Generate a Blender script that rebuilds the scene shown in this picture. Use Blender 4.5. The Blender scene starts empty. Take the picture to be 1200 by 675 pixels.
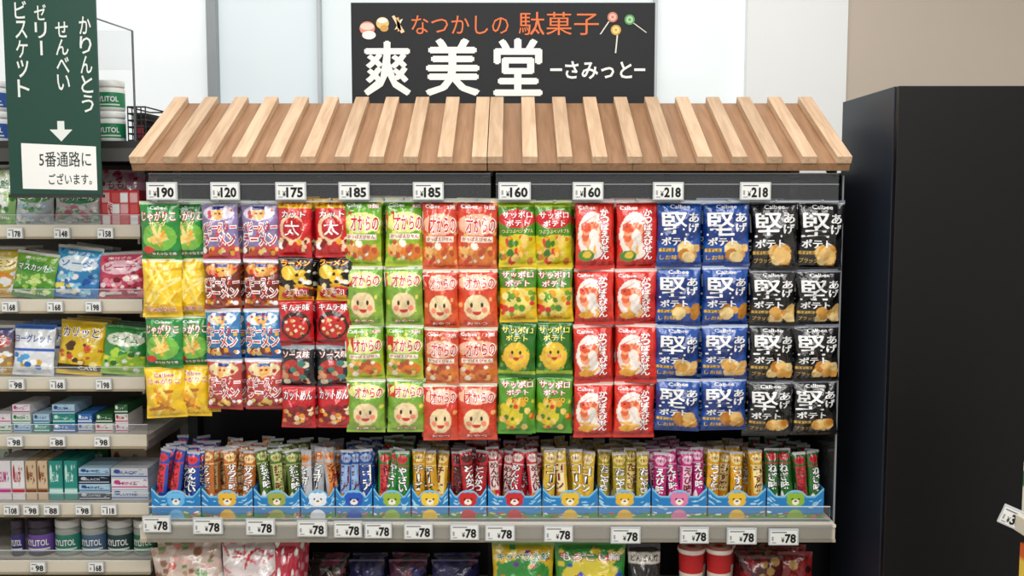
import bpy, math, random, bmesh
import numpy as np
from mathutils import Vector, Matrix, Euler
random.seed(7)
R=random.Random(11)
scene=bpy.context.scene
coll=scene.collection
try:
    scene.view_settings.view_transform='Standard'
    scene.view_settings.look='None'
except Exception: pass

# ------------------------------------------------------------------ camera
F=1166.7; D=2.6; CZ=1.55; HY=238.0
TH=math.atan((337.5-HY)/F)
cam=bpy.data.cameras.new('camera'); cam.lens=35; cam.sensor_width=36; cam.clip_start=.05
co=bpy.data.objects.new('camera',cam); coll.objects.link(co)
co.location=(0,-D,CZ); co.rotation_euler=(math.pi/2-TH,0,0); scene.camera=co
def M(u,v,y):
    """measurement helper: metres on the vertical plane y"""
    a=(u-600)/F; b=(337.5-v)/F
    t=(y+D)/(math.cos(TH)+b*math.sin(TH))
    return a*t, CZ+t*(-math.sin(TH)+b*math.cos(TH))
def MX(u,v,y): return M(u,v,y)[0]
def MZ(v,y): return M(600,v,y)[1]

# ------------------------------------------------------------------ colour
def lin(h):
    if not isinstance(h,str): return tuple(h)
    h=h.lstrip('#')
    if len(h)==3: h=''.join(c*2 for c in h)
    o=[]
    for i in (0,2,4):
        c=int(h[i:i+2],16)/255
        o.append(c/12.92 if c<=.04045 else ((c+.055)/1.055)**2.4)
    return tuple(o)

# ------------------------------------------------------------------ materials
def mat(name,rough=.5,spec=.5,metal=0,coat=0,emit=0,bump=0,bscale=60,var=0,attr=True,col='#fff',bdist=.004):
    m=bpy.data.materials.new(name); m.use_nodes=True
    nt=m.node_tree; b=nt.nodes['Principled BSDF']
    b.inputs['Roughness'].default_value=rough
    b.inputs['Specular IOR Level'].default_value=spec
    b.inputs['Metallic'].default_value=metal
    b.inputs['Coat Weight'].default_value=coat
    b.inputs['Coat Roughness'].default_value=.1
    if attr:
        a=nt.nodes.new('ShaderNodeAttribute'); a.attribute_name='Col'; src=a.outputs['Color']
    else:
        a=nt.nodes.new('ShaderNodeRGB'); a.outputs[0].default_value=(*lin(col),1); src=a.outputs[0]
    tc=nt.nodes.new('ShaderNodeTexCoord')
    n=nt.nodes.new('ShaderNodeTexNoise'); n.inputs['Scale'].default_value=bscale; n.inputs['Detail'].default_value=3
    nt.links.new(tc.outputs['Object'],n.inputs['Vector'])
    if var>0:
        mr=nt.nodes.new('ShaderNodeMapRange'); mr.inputs['To Min'].default_value=1-var; mr.inputs['To Max'].default_value=1+var*.4
        nt.links.new(n.outputs['Fac'],mr.inputs['Value'])
        mx=nt.nodes.new('ShaderNodeVectorMath'); mx.operation='SCALE'
        nt.links.new(src,mx.inputs[0]); nt.links.new(mr.outputs[0],mx.inputs['Scale']); src=mx.outputs[0]
    nt.links.new(src,b.inputs['Base Color'])
    if emit>0:
        nt.links.new(src,b.inputs['Emission Color']); b.inputs['Emission Strength'].default_value=emit
    if bump>0:
        bp=nt.nodes.new('ShaderNodeBump'); bp.inputs['Strength'].default_value=bump; bp.inputs['Distance'].default_value=bdist
        nt.links.new(n.outputs['Fac'],bp.inputs['Height']); nt.links.new(bp.outputs[0],b.inputs['Normal'])
    return m
FILM=mat('printed_film',.2,.6,coat=.7,bump=.8,bscale=34,bdist=.008)
PAPER=mat('printed_card',.6,.3)
PLAST=mat('plastic',.4,.4)
PAINT=mat('painted_metal',.45,.4,var=.05,bscale=4)
WALLM=mat('wall_paint',.8,.2,var=.05,bscale=2)
BLACKP=mat('black_laminate',.42,.35,var=.15,bscale=3)
WINM=mat('frosted_window',.5,.3,emit=.40,var=.12,bscale=1.3)
SCREEN=mat('tag_screen',.35,.4)
def acrylic(name,haze=.12,tint='#fff'):
    m=bpy.data.materials.new(name); m.use_nodes=True; nt=m.node_tree
    nt.nodes.clear()
    o=nt.nodes.new('ShaderNodeOutputMaterial'); t=nt.nodes.new('ShaderNodeBsdfTransparent')
    g=nt.nodes.new('ShaderNodeBsdfGlossy'); g.inputs['Roughness'].default_value=.08
    d=nt.nodes.new('ShaderNodeBsdfDiffuse'); d.inputs['Color'].default_value=(*lin(tint),1)
    fr=nt.nodes.new('ShaderNodeFresnel'); fr.inputs['IOR'].default_value=1.45
    m1=nt.nodes.new('ShaderNodeMixShader'); m1.inputs[0].default_value=haze
    m2=nt.nodes.new('ShaderNodeMixShader')
    nt.links.new(t.outputs[0],m1.inputs[1]); nt.links.new(d.outputs[0],m1.inputs[2])
    nt.links.new(fr.outputs[0],m2.inputs[0]); nt.links.new(m1.outputs[0],m2.inputs[1]); nt.links.new(g.outputs[0],m2.inputs[2])
    nt.links.new(m2.outputs[0],o.inputs[0]); return m
ACR=acrylic('clear_acrylic',.05,'#dfe6ea')
ACRH=acrylic('hazy_acrylic',.04,'#cfd4d8')
def woodmat():
    m=bpy.data.materials.new('light_wood'); m.use_nodes=True; nt=m.node_tree; b=nt.nodes['Principled BSDF']
    b.inputs['Roughness'].default_value=.5
    tc=nt.nodes.new('ShaderNodeTexCoord'); mp=nt.nodes.new('ShaderNodeMapping'); mp.inputs['Scale'].default_value=(50,4,50)
    n=nt.nodes.new('ShaderNodeTexNoise'); n.inputs['Scale'].default_value=1.5; n.inputs['Detail'].default_value=6; n.inputs['Distortion'].default_value=.6
    r=nt.nodes.new('ShaderNodeValToRGB'); r.color_ramp.elements[0].position=.3; r.color_ramp.elements[0].color=(.74,.68,.62,1)
    r.color_ramp.elements[1].position=.65; r.color_ramp.elements[1].color=(1,1,1,1)
    a=nt.nodes.new('ShaderNodeAttribute'); a.attribute_name='Col'
    mx=nt.nodes.new('ShaderNodeVectorMath'); mx.operation='MULTIPLY'
    L=nt.links.new
    L(tc.outputs['Object'],mp.inputs[0]); L(mp.outputs[0],n.inputs[0]); L(n.outputs['Fac'],r.inputs[0])
    L(a.outputs['Color'],mx.inputs[0]); L(r.outputs[0],mx.inputs[1]); L(mx.outputs[0],b.inputs['Base Color'])
    bp=nt.nodes.new('ShaderNodeBump'); bp.inputs['Strength'].default_value=.2; bp.inputs['Distance'].default_value=.002
    L(n.outputs['Fac'],bp.inputs['Height']); L(bp.outputs[0],b.inputs['Normal'])
    return m
WOOD=woodmat()

# ------------------------------------------------------------------ mesh builder
class MB:
    def __init__(s): s.v=[];s.c=[];s.f=[];s.m=[];s.sm=[];s.n=0;s.mats=[]
    def mi(s,m):
        if m not in s.mats: s.mats.append(m)
        return s.mats.index(m)
    def add(s,v,f,c,m,smooth=False):
        v=np.asarray(v,float).reshape(-1,3)
        if isinstance(c,str) or len(np.shape(c))==1: c=np.tile(np.array(lin(c)),(len(v),1))
        s.v.append(v); s.c.append(np.asarray(c,float))
        k=s.mi(m)
        for q in f: s.f.append([int(i)+s.n for i in q]); s.m.append(k); s.sm.append(smooth)
        s.n+=len(v)
    def box(s,x0,x1,y0,y1,z0,z1,c,m=None,b=0):
        m=m or PAINT
        bm=bmesh.new(); bmesh.ops.create_cube(bm,size=1)
        for q in bm.verts:
            q.co=Vector(((x0+x1)/2+q.co.x*(x1-x0),(y0+y1)/2+q.co.y*(y1-y0),(z0+z1)/2+q.co.z*(z1-z0)))
        if b>0: bmesh.ops.bevel(bm,geom=bm.edges[:],offset=b,segments=2,affect='EDGES',profile=.6)
        bm.verts.index_update()
        s.add([tuple(q.co) for q in bm.verts],[[q.index for q in f.verts] for f in bm.faces],c,m); bm.free()
    def lathe(s,prof,cx,cy,seg=32,m=None):
        m=m or PLAST
        vs=[];cs=[]
        for r,z,c in prof:
            for k in range(seg):
                a=2*math.pi*k/seg; vs.append((cx+r*math.cos(a),cy+r*math.sin(a),z)); cs.append(lin(c))
        f=[]
        for i in range(len(prof)-1):
            for k in range(seg):
                k2=(k+1)%seg; f.append([i*seg+k,i*seg+k2,(i+1)*seg+k2,(i+1)*seg+k])
        s.add(vs,f,np.array(cs),m,True)
        s.add(vs[:seg],[list(range(seg))[::-1]],prof[0][2],m); s.add(vs[-seg:],[list(range(seg))],prof[-1][2],m)
    def tube(s,pts,r,c,m=None,seg=8):
        m=m or PAINT
        for i in range(len(pts)-1):
            p,q=Vector(pts[i]),Vector(pts[i+1]); d=(q-p).normalized()
            u=d.orthogonal().normalized(); w=d.cross(u)
            vs=[tuple(e+(u*math.cos(2*math.pi*k/seg)+w*math.sin(2*math.pi*k/seg))*r) for e in (p,q) for k in range(seg)]
            f=[[k,(k+1)%seg,seg+(k+1)%seg,seg+k] for k in range(seg)]+[list(range(seg))[::-1],list(range(seg,2*seg))]
            s.add(vs,f,c,m,False)
    def sheet(s,S,nx,ny,ops,m,X0=0,X1=1,Y0=0,Y1=1,smooth=True):
        X,Y=np.meshgrid(np.linspace(X0,X1,nx+1),np.linspace(Y0,Y1,ny+1)); X=X.ravel();Y=Y.ravel()
        v=S(X,Y,0); c=paint(X,Y,ops) if not isinstance(ops,str) else ops
        f=[]
        for j in range(ny):
            for i in range(nx):
                a=j*(nx+1)+i; f.append([a+nx+1,a+nx+2,a+1,a])
        s.add(v,f,c,m,smooth)
    def text(s,S,t,cx,cy,w,h,c,oc=None,eps=.0007,m=None,bold=.012,vert=False,ow=.06,fat=0):
        """fitted lettering on a surface; fat = extra stroke weight (fraction of the glyph box)"""
        m=m or FILM
        if vert:
            n=len(t)
            for i,ch in enumerate(t):
                hh=h/n
                if ch=='ー':
                    s.text(S,'|',cx,cy-h/2+hh*(i+.5),w*.16,hh*.8,c,oc,eps,m,bold); continue
                s.text(S,ch,cx,cy-h/2+hh*(i+.5),w,hh*.88,c,oc,eps,m,bold,False,ow,fat)
            return
        v0,_=glyph(t,0)
        if len(v0)==0: return
        mn=v0.min(0);mxx=v0.max(0);ctr=(mn+mxx)/2;sz=np.maximum(mxx-mn,1e-4)
        for k,(cc,off) in enumerate(((oc,bold+ow),(c,bold))):
            if cc is None: continue
            v,f=glyph(t,off)
            q=(v-ctr)/sz
            sh=[(0,0)]
            if fat and k==1: sh=[(-fat,0),(fat,0),(0,-fat*.6),(0,fat*.6)]
            for j,(dx,dy) in enumerate(sh):
                s.add(S(cx+(q[:,0]+dx)*w,cy-(q[:,1]+dy)*h,eps*(1+k)+j*.00008),f,cc,m,False)
    def mesh(s,name):
        me=bpy.data.meshes.new(name)
        v=np.concatenate(s.v); c=np.concatenate(s.c)
        me.from_pydata(v.tolist(),[],s.f)
        for m in s.mats: me.materials.append(m)
        me.polygons.foreach_set('material_index',s.m); me.polygons.foreach_set('use_smooth',s.sm)
        a=me.color_attributes.new('Col','FLOAT_COLOR','POINT')
        a.data.foreach_set('color',np.hstack([c,np.ones((len(c),1))]).ravel().astype(np.float32))
        me.update(); return me
    def obj(s,name,parent=None,loc=(0,0,0),rot=(0,0,0)):
        o=bpy.data.objects.new(name,s.mesh(name)); coll.objects.link(o)
        o.location=loc;o.rotation_euler=rot
        if parent: o.parent=parent
        return o
def empty(name,loc=(0,0,0)):
    e=bpy.data.objects.new(name,None); coll.objects.link(e); e.location=loc; e.empty_display_size=.05; return e
def inst(name,me,parent,loc,rot=(0,0,0),sc=(1,1,1)):
    o=bpy.data.objects.new(name,me); coll.objects.link(o); o.parent=parent; o.location=loc;o.rotation_euler=rot;o.scale=sc; return o
_g={}
def glyph(t,off):
    k=(t,round(off,4))
    if k in _g: return _g[k]
    cu=bpy.data.curves.new('t','FONT'); cu.body=t; cu.offset=off; cu.resolution_u=2; cu.size=1; cu.fill_mode='FRONT'
    ob=bpy.data.objects.new('t',cu); coll.objects.link(ob)
    bpy.context.view_layer.update()
    dg=bpy.context.evaluated_depsgraph_get()
    me=bpy.data.meshes.new_from_object(ob.evaluated_get(dg))
    v=np.zeros(len(me.vertices)*3); me.vertices.foreach_get('co',v); v=v.reshape(-1,3)
    me.calc_loop_triangles(); f=[list(x.vertices) for x in me.loop_triangles]
    bpy.data.objects.remove(ob); bpy.data.curves.remove(cu); bpy.data.meshes.remove(me)
    _g[k]=(v,f); return _g[k]

# ------------------------------------------------------------------ painter  (X right, Y down, 0..1)
def paint(X,Y,ops):
    C=np.ones((len(X),3))
    for o in ops:
        k=o[0]
        if k=='bg': C[:]=lin(o[1])
        elif k=='g':
            a,b=np.array(lin(o[1])),np.array(lin(o[2])); C[:]=a+(b-a)*Y[:,None]
        elif k=='r': C[(X>=o[1])&(Y>=o[2])&(X<=o[3])&(Y<=o[4])]=lin(o[5])
        elif k=='e': C[((X-o[1])/o[3])**2+((Y-o[2])/o[4])**2<=1]=lin(o[5])
        elif k=='b':
            _,cx,cy,l,w,a,c=o; a=math.radians(a); A=1.45
            dx=X-cx;dy=(Y-cy)*A
            p=dx*math.cos(a)+dy*math.sin(a);q=-dx*math.sin(a)+dy*math.cos(a)
            C[(abs(p)<l/2)&(abs(q)<w/2)]=lin(c)
        elif k=='dots':
            _,n,sd,x0,y0,x1,y1,r,cols=o; rr=random.Random(sd)
            for i in range(n):
                cx,cy=rr.uniform(x0,x1),rr.uniform(y0,y1);r1=r*rr.uniform(.6,1.3)
                C[((X-cx)/r1)**2+((Y-cy)/(r1*.68))**2<=1]=lin(rr.choice(cols))
        elif k=='sticks':
            _,n,sd,x0,y0,x1,y1,l,w,cols=o; rr=random.Random(sd)
            for i in range(n):
                cx,cy=rr.uniform(x0,x1),rr.uniform(y0,y1);a=math.radians(rr.uniform(-80,80))
                dx=X-cx;dy=(Y-cy)*1.45;p=dx*math.cos(a)+dy*math.sin(a);q=-dx*math.sin(a)+dy*math.cos(a)
                C[(abs(p)<l/2)&(abs(q)<w/2)]=lin(rr.choice(cols))
        elif k=='wave': 
            _,y,amp,fr,c=o; C[Y>y+amp*np.sin(X*fr)]=lin(c)
        elif k=='face':
            _,cx,cy,r,c=o
            C[((X-cx)/r)**2+((Y-cy)/(r*.68))**2<=1]=lin(c)
            for sx in (-1,1):
                C[((X-cx-sx*r*.4)/(r*.13))**2+((Y-cy+r*.12)/(r*.13))**2<=1]=lin('#2a1a12')
                C[((X-cx-sx*r*.6)/(r*.22))**2+((Y-cy-r*.15)/(r*.15))**2<=1]=lin('#f08a6a')
            C[(((X-cx)/(r*.35))**2+((Y-cy-r*.22)/(r*.2))**2<=1)&(Y>cy+r*.22)]=lin('#c03020')
    return C

# ------------------------------------------------------------------ bag
def bag_surf(w,h,d,seed,crimp=.05,pinch=.05):
    rr=random.Random(seed); ph=[rr.uniform(0,6.28) for _ in range(12)]
    def S(X,Y,e=0,side=-1):
        X=np.clip(X,0,1);Y=np.clip(Y,0,1)
        s=2*X-1; it=np.clip((Y-crimp)/(1-2*crimp),0,1)
        prof=np.clip(np.sin(np.pi*it),0,1)**.5; ed=np.clip(1-np.abs(s)**2.6,0,1)**.75
        fold=np.exp(-it/.15)*(np.cos(s*9+ph[0])+.6*np.cos(s*17+ph[4]))+np.exp(-(1-it)/.15)*(np.cos(s*8+ph[1])+.6*np.cos(s*15+ph[5]))
        fold=fold*np.minimum(1,prof*2.2)
        sidef=np.abs(s)**3*np.cos(it*21+ph[6]+s*2)*ed
        cr=-np.exp(-((s*.8+it*1.2-.6-.3*math.cos(ph[7]))/.06)**2)*.08-np.exp(-((-s*.7+it*1.1-.5+.3*math.cos(ph[8]))/.05)**2)*.07
        wr=.15*d*fold*ed+.10*d*np.sin(4*s+3*it*3+ph[2])*prof*ed+.07*d*np.sin(-7*s+9*it+ph[3])*prof*ed+.18*d*sidef*prof+cr*d*prof*ed
        th=d*prof*ed+wr
        th=np.maximum(th,0)+.0006
        x=s*w/2*(1-pinch*prof+.012*np.sin(it*14+ph[9])*prof)
        return np.stack([x,side*(th+e),(.5-Y)*h],1)
    return S
def bag_mesh(name,w,h,d,ops,texts,seed=0,nx=48,ny=70,crimp=.05,pinch=.05,back='#c9c9cc'):
    mb=MB(); S=bag_surf(w,h,d,seed,crimp,pinch)
    mb.sheet(S,nx,ny,ops,FILM)
    mb.sheet(lambda X,Y,e=0:S(X,Y,e,1)*np.array([1,.55,1]),10,16,back,FILM)
    for t in texts:
        t=list(t); kw=t.pop() if isinstance(t[-1],dict) else {}
        mb.text(S,*t,**kw)
    return mb.mesh(name)

def seedr(): return R.randint(0,9999)
# ---- design library
def jaga(v):
    if v==0: return [('bg','#20883a'),('r',0,0,1,.06,'#c8d8b8'),('e',.5,.60,.44,.24,'#78bd45'),('sticks',9,3,.32,.5,.68,.68,.42,.07,['#f0a92c','#f3c95b','#dd841f','#f5d88a']),('r',0,.84,1,.95,'#176a2d'),('e',.2,.82,.15,.06,'#d8392a')],\
        [('Calbee',.5,.11,.42,.055,'#fff'),('じゃがりこ',.5,.25,.86,.16,'#fff','#c31c28'),('サラダ',.5,.38,.44,.09,'#fff799','#1c6a30'),('ゆたかな食感',.6,.89,.6,.05,'#fff')]
    if v==1: return [('bg','#ecc41f'),('r',0,0,1,.05,'#e8e0b8'),('sticks',18,5,.1,.1,.9,.8,.7,.06,['#f6dc62','#dba514','#f2cc38','#f8e58a']),('r',0,.8,1,.93,'#dda818')],\
        [('じゃがりこ',.5,.86,.7,.08,'#c8202a','#fff')]
    return [('bg','#eec21e'),('e',.5,.22,.4,.12,'#f7dc5c'),('sticks',12,8,.25,.45,.8,.85,.5,.08,['#f8df74','#e89a22','#f2cc38','#b86f14'])],\
        [('Calbee',.5,.14,.5,.07,'#c8202a','#fff'),('じゃがりこ',.5,.26,.8,.1,'#d33','#fff')]
def baby(bg,top,low,sd):
    return [('bg',bg),('r',0,0,1,.07,'#cfd3da'),('e',.5,.20,.42,.13,top),('e',.5,.20,.16,.12,'#f0a95c'),('r',.34,.08,.66,.15,'#1d2f80'),('e',.44,.21,.03,.02,'#111'),('e',.56,.21,.03,.02,'#111'),
        ('dots',14,sd,.05,.1,.95,.75,.05,['#f5c42c','#d8281b','#eee',low,bg]),('wave',.76,.03,7,low),('dots',22,sd+1,.05,.8,.95,.9,.06,['#f0a92c','#f0d070','#cf5020','#fff','#7a2a1a'])],\
        [('ベビースター',.5,.44,.92,.17,'#d0201a','#fff',dict(ow=.09)),('ラーメン',.5,.65,.88,.19,'#d0201a','#fff',dict(ow=.09))]
def cc(v):
    if v==0: return [('bg','#c91c24'),('r',0,0,1,.16,'#e8b81a'),('e',.45,.5,.36,.24,'#f0c8a0'),('e',.5,.5,.3,.19,'#b8151d'),('dots',16,4,.05,.7,.95,.92,.07,['#f0a92c','#7a1212','#f0d8a8','#fff'])],[('よっちゃん',.5,.09,.8,.09,'#c01818'),('カット',.5,.27,.7,.11,'#fff','#601010'),('太',.48,.5,.42,.24,'#fff','#c01818')]
    if v==1: return [('bg','#1d1a18'),('wave',.64,.04,8,'#e0a018'),('e',.3,.35,.22,.16,'#eac23a'),('e',.66,.45,.24,.17,'#e6b81c'),('dots',9,33,.4,.3,.9,.6,.06,['#111','#f4f0e0']),('dots',14,2,.05,.65,.95,.93,.09,['#c93a20','#f0d8a8','#1d1a18','#c02020'])],[('ラーメン',.5,.14,.8,.12,'#ffd83a','#c01818'),('焼肉',.5,.80,.6,.14,'#c01818','#fff')]
    if v==2: return [('bg','#bb1a22'),('e',.5,.55,.44,.32,'#3a1512'),('e',.5,.58,.36,.24,'#c8281f'),('dots',14,6,.2,.4,.8,.8,.05,['#200c0a','#e8b060','#f0e0c0']),('r',0,.88,1,.95,'#8a1218')],[('キムチ味',.5,.15,.8,.14,'#fff','#6a0d12')]
    if v==3: return [('bg','#20242a'),('e',.4,.6,.36,.26,'#b0302a'),('dots',20,9,.05,.35,.95,.9,.09,['#3f7f76','#d9a27a','#15181c','#e9e1c8','#c8402a']),('r',0,.0,1,.1,'#8f989c')],[('ソース味',.5,.22,.8,.16,'#f5f5ee','#a82018')]
    return [('bg','#c01a26'),('e',.5,.66,.42,.24,'#8a1218'),('dots',22,12,.08,.48,.92,.88,.08,['#e8a030','#f0dcb0','#60101a','#e04a2a'])],[('カットめん',.5,.2,.84,.2,'#fff','#60101a')]
def ichi(bg,bg2,v,pal):
    o=[('g',bg,bg2),('r',0,0,1,.06,'#d8d8c2'),('dots',26,v*3+1,0,.05,1,.95,.05,[bg2,bg2,bg,bg,pal[0]])]
    big='#cf2618'
    if v%2==0:
        o+=[('e',.5,.36,.49,.15,pal[1]),('e',.3,.76,.25,.12,'#e39a50'),('e',.68,.79,.28,.12,'#d97a2a'),('dots',20,v+40,.08,.64,.92,.9,.06,['#f0c070','#b9502a','#f8f0e0',bg]),('r',.1,.52,.9,.595,'#f4efe0')]
        t=[('Calbee',.3,.11,.4,.055,'#fff'),('1',.13,.34,.12,.25,big,'#fff',dict(bold=.03)),('才からの',.59,.36,.72,.22,big,'#fff',dict(bold=.02)),('かっぱえびせん',.5,.557,.74,.055,'#c02a1a'),('3連',.82,.12,.24,.06,'#fff','#e2362a')]
    else:
        o+=[('face',.5,.64,.32,'#f0d8a8'),('e',.5,.22,.49,.13,pal[1])]
        t=[('1',.13,.22,.11,.20,big,'#fff',dict(bold=.03)),('才からの',.58,.23,.72,.18,big,'#fff',dict(bold=.02)),('おやつ',.5,.92,.5,.06,'#fff','#e2362a')]
    return o,t
def sapporo(v):
    if v==0: return [('bg','#43861a'),('r',0,0,1,.1,'#a8bf2f'),('e',.5,.28,.5,.14,'#c41f27'),('wave',.52,.02,9,'#d3c11f'),('dots',30,3,.05,.55,.95,.92,.08,['#e6a522','#c9761f','#3f7a1c','#d6332d','#f0cc6a'])],[('サッポロ',.5,.22,.8,.1,'#fff'),('ポテト',.5,.34,.6,.09,'#fff'),('つぶつぶベジタブル',.5,.46,.86,.06,'#fff6a0','#2f6a14')]
    if v==1: return [('bg','#dcb81a'),('e',.5,.62,.42,.24,'#ecd870'),('dots',28,5,.05,.42,.95,.85,.08,['#e6a522','#6fa32a','#d6332d','#f4e490','#4f8a1e']),('r',0,.06,1,.38,'#43861a')],[('サッポロ',.5,.15,.84,.12,'#fff','#c62028'),('ポテト',.5,.30,.66,.11,'#fff','#c62028'),('Calbee',.5,.9,.4,.05,'#c62028')]
    if v==2: return [('bg','#246a1c'),('e',.5,.62,.36,.26,'#e2b52f'),('face',.5,.58,.26,'#ecc63a'),('dots',10,77,.0,.3,1,.9,.05,['#5aa32a','#e2b52f']),('r',0,.88,1,.95,'#a8bf2f')],[('サッポロ',.5,.15,.84,.12,'#fff46a','#14480f'),('ポテト',.5,.29,.6,.10,'#fff46a','#14480f')]
    return [('bg','#4e9324'),('e',.35,.65,.3,.2,'#d6c22a'),('dots',30,8,.05,.4,.95,.9,.07,['#e6a522','#d6c22a','#3f7a1c','#d6332d','#f0cc6a'])],[('サッポロ',.5,.14,.84,.12,'#fff','#c62028'),('ポテト',.5,.27,.6,.09,'#fff','#c62028'),('バーベQ',.5,.39,.6,.09,'#ffe23a','#c62028')]
def ebi(v):
    o=[('bg','#d02a1c'),('r',0,0,1,.06,'#d9c0b8'),('e',.42,.52,.38,.34,'#efe6dd')]
    for i in range(9):
        a=math.radians(215-i*30); cx=.42+.20*math.cos(a); cy=.52+.145*math.sin(a)*-1
        o+=[('e',cx,cy,.105-.006*i,.072-.004*i,'#e0643a' if i%2 else '#f3a078')]
    o+=[('e',.24,.40,.13,.07,'#e0502c'),('e',.2,.385,.02,.014,'#111'),('b',.3,.30,.4,.016,-28,'#d04020'),('b',.42,.34,.44,.014,-14,'#d04020'),('e',.42,.52,.1,.06,'#efe6dd'),
        ('sticks',4,v+2,.2,.72,.6,.8,.2,.06,['#f0c070','#e8a850']),('r',0,.88,1,.95,'#a81814')]
    t=[('Calbee',.28,.12,.42,.055,'#fff'),('かっぱえびせん',.73,.5,.21,.72,'#fff','#c01a16',dict(vert=True,ow=.09,bold=.03))]
    if v%2: o+=[('e',.25,.80,.2,.08,'#4c8a2e'),('e',.27,.79,.11,.05,'#e6c03a')]
    else: o+=[('e',.3,.82,.2,.06,'#e2a434')]
    return o,t
def kata(bg,dk,v,lab='#f2c53a'):
    o=[('bg',bg),('r',0,0,1,.055,'#6d727c' if dk=='#000' else '#a9b6ca'),('e',.4,.42,.6,.24,dk),('dots',12,v+3,.48,.70,.95,.88,.12,['#d8a04a','#e6bb70','#b97a24','#eed090']),('r',.04,.72,.38,.78,lab),('r',0,.93,1,1,dk)]
    t=[('Calbee',.5,.10,.44,.06,'#e8e8e8'),('堅',.36,.36,.58,.34,'#e8e8e8',None,dict(bold=0,fat=.018)),('あげ',.82,.34,.24,.30,'#e8e8e8',None,dict(vert=True,fat=.02)),('ポテト',.40,.62,.62,.12,'#e8e8e8',None,dict(fat=.01)),('うすしお',.21,.75,.28,.045,'#301a10'),('ブラック' if dk=='#000' else 'しお味',.25,.86,.38,.07,lab)]
    return o,t

# ------------------------------------------------------------------ ROOM
def room():
    yb=.98
    xs=MX(992,50,yb)
    mb=MB(); mb.box(xs,3.2,yb,yb+.12,0,3.0,'#cbbeb0',WALLM); 
    mb.box(-3.2,xs,yb,yb+.12,0,1.15,'#d0d2d2',WALLM); mb.box(-3.2,xs,yb,yb+.12,2.75,3.0,'#e4e6e6',WALLM)
    x2=MX(875,50,yb); mb.box(x2,xs,yb-.01,yb+.12,1.15,2.75,'#f6f8f8',WALLM)
    mb.obj('wall_back')
    segs=[(-3.2,MX(243,50,yb),'#e3e8ea'),(MX(254,50,yb),MX(372,50,yb),'#cdd6da'),(MX(376,50,yb),MX(766,50,yb),'#d2dadc'),(MX(770,50,yb),x2,'#dfe5e6')]
    for i,(a,b,c) in enumerate(segs):
        m=MB(); m.box(a,b,yb+.03,yb+.05,1.15,2.75,c,WINM); m.obj('window_%d'%(i+1))
    m=MB()
    for a,b,c in ((MX(243,50,yb),MX(254,50,yb),'#989fa3'),(MX(372,50,yb),MX(376,50,yb),'#b9c0c4'),(MX(766,50,yb),MX(770,50,yb),'#c4cacc')):
        m.box(a,b,yb-.01,yb+.06,1.15,2.75,c,PAINT)
    m.box(-3.2,x2,yb-.02,yb+.06,1.11,1.15,'#c0c4c6',PAINT)
    m.obj('trim_window_frame')
    m=MB(); m.box(-3.2,3.2,-4.2,yb+.12,-.05,0,'#b9b4ac',mat('floor_tile',.3,.5,var=.12,bscale=3)); m.obj('floor')
    m=MB(); m.box(-3.2,3.2,-4.2,yb+.12,3.0,3.06,'#eeeeec',WALLM); m.obj('ceiling')
    m=MB(); m.box(-3.28,-3.2,-4.2,yb+.12,0,3.0,'#dcdad4',WALLM); m.obj('wall_left')
    m=MB(); m.box(3.2,3.28,-4.2,yb+.12,0,3.0,'#dcdad4',WALLM); m.obj('wall_right')
room()

# ------------------------------------------------------------------ ROOF
zf=MZ(191,-.05); zt=MZ(121,.31)
ang=math.atan2(zt-zf,.36); Ls=math.hypot(.36,zt-zf)
xl=MX(153,191,-.05); xm=MX(571,191,-.05); xr=MX(997,191,-.05)
def roof():
    m=MB(); rr=random.Random(5)
    for a,b in ((xl,xm-.001),(xm+.001,xr)):
        n=5; 
        for k in range(n):
            x0=a+(b-a)*k/n;x1=a+(b-a)*(k+1)/n
            c=np.array(lin('#9c7757'))*rr.uniform(.88,1.08)
            m.box(x0+.0004,x1-.0004,0,Ls,-.022,0,tuple(c),WOOD,.0008)
        ns=11; sw=.038
        for k in range(ns):
            xc=a+sw/2+(b-a-sw)*k/(ns-1)
            c=np.array(lin('#cfb192'))*rr.uniform(.86,1.06)
            m.box(xc-sw/2,xc+sw/2,-.004,Ls,.0002,.020,tuple(c),WOOD,.0015)
    o=m.obj('wooden_slat_roof',loc=(0,-.05,zf),rot=(ang,0,0))
roof()

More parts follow.
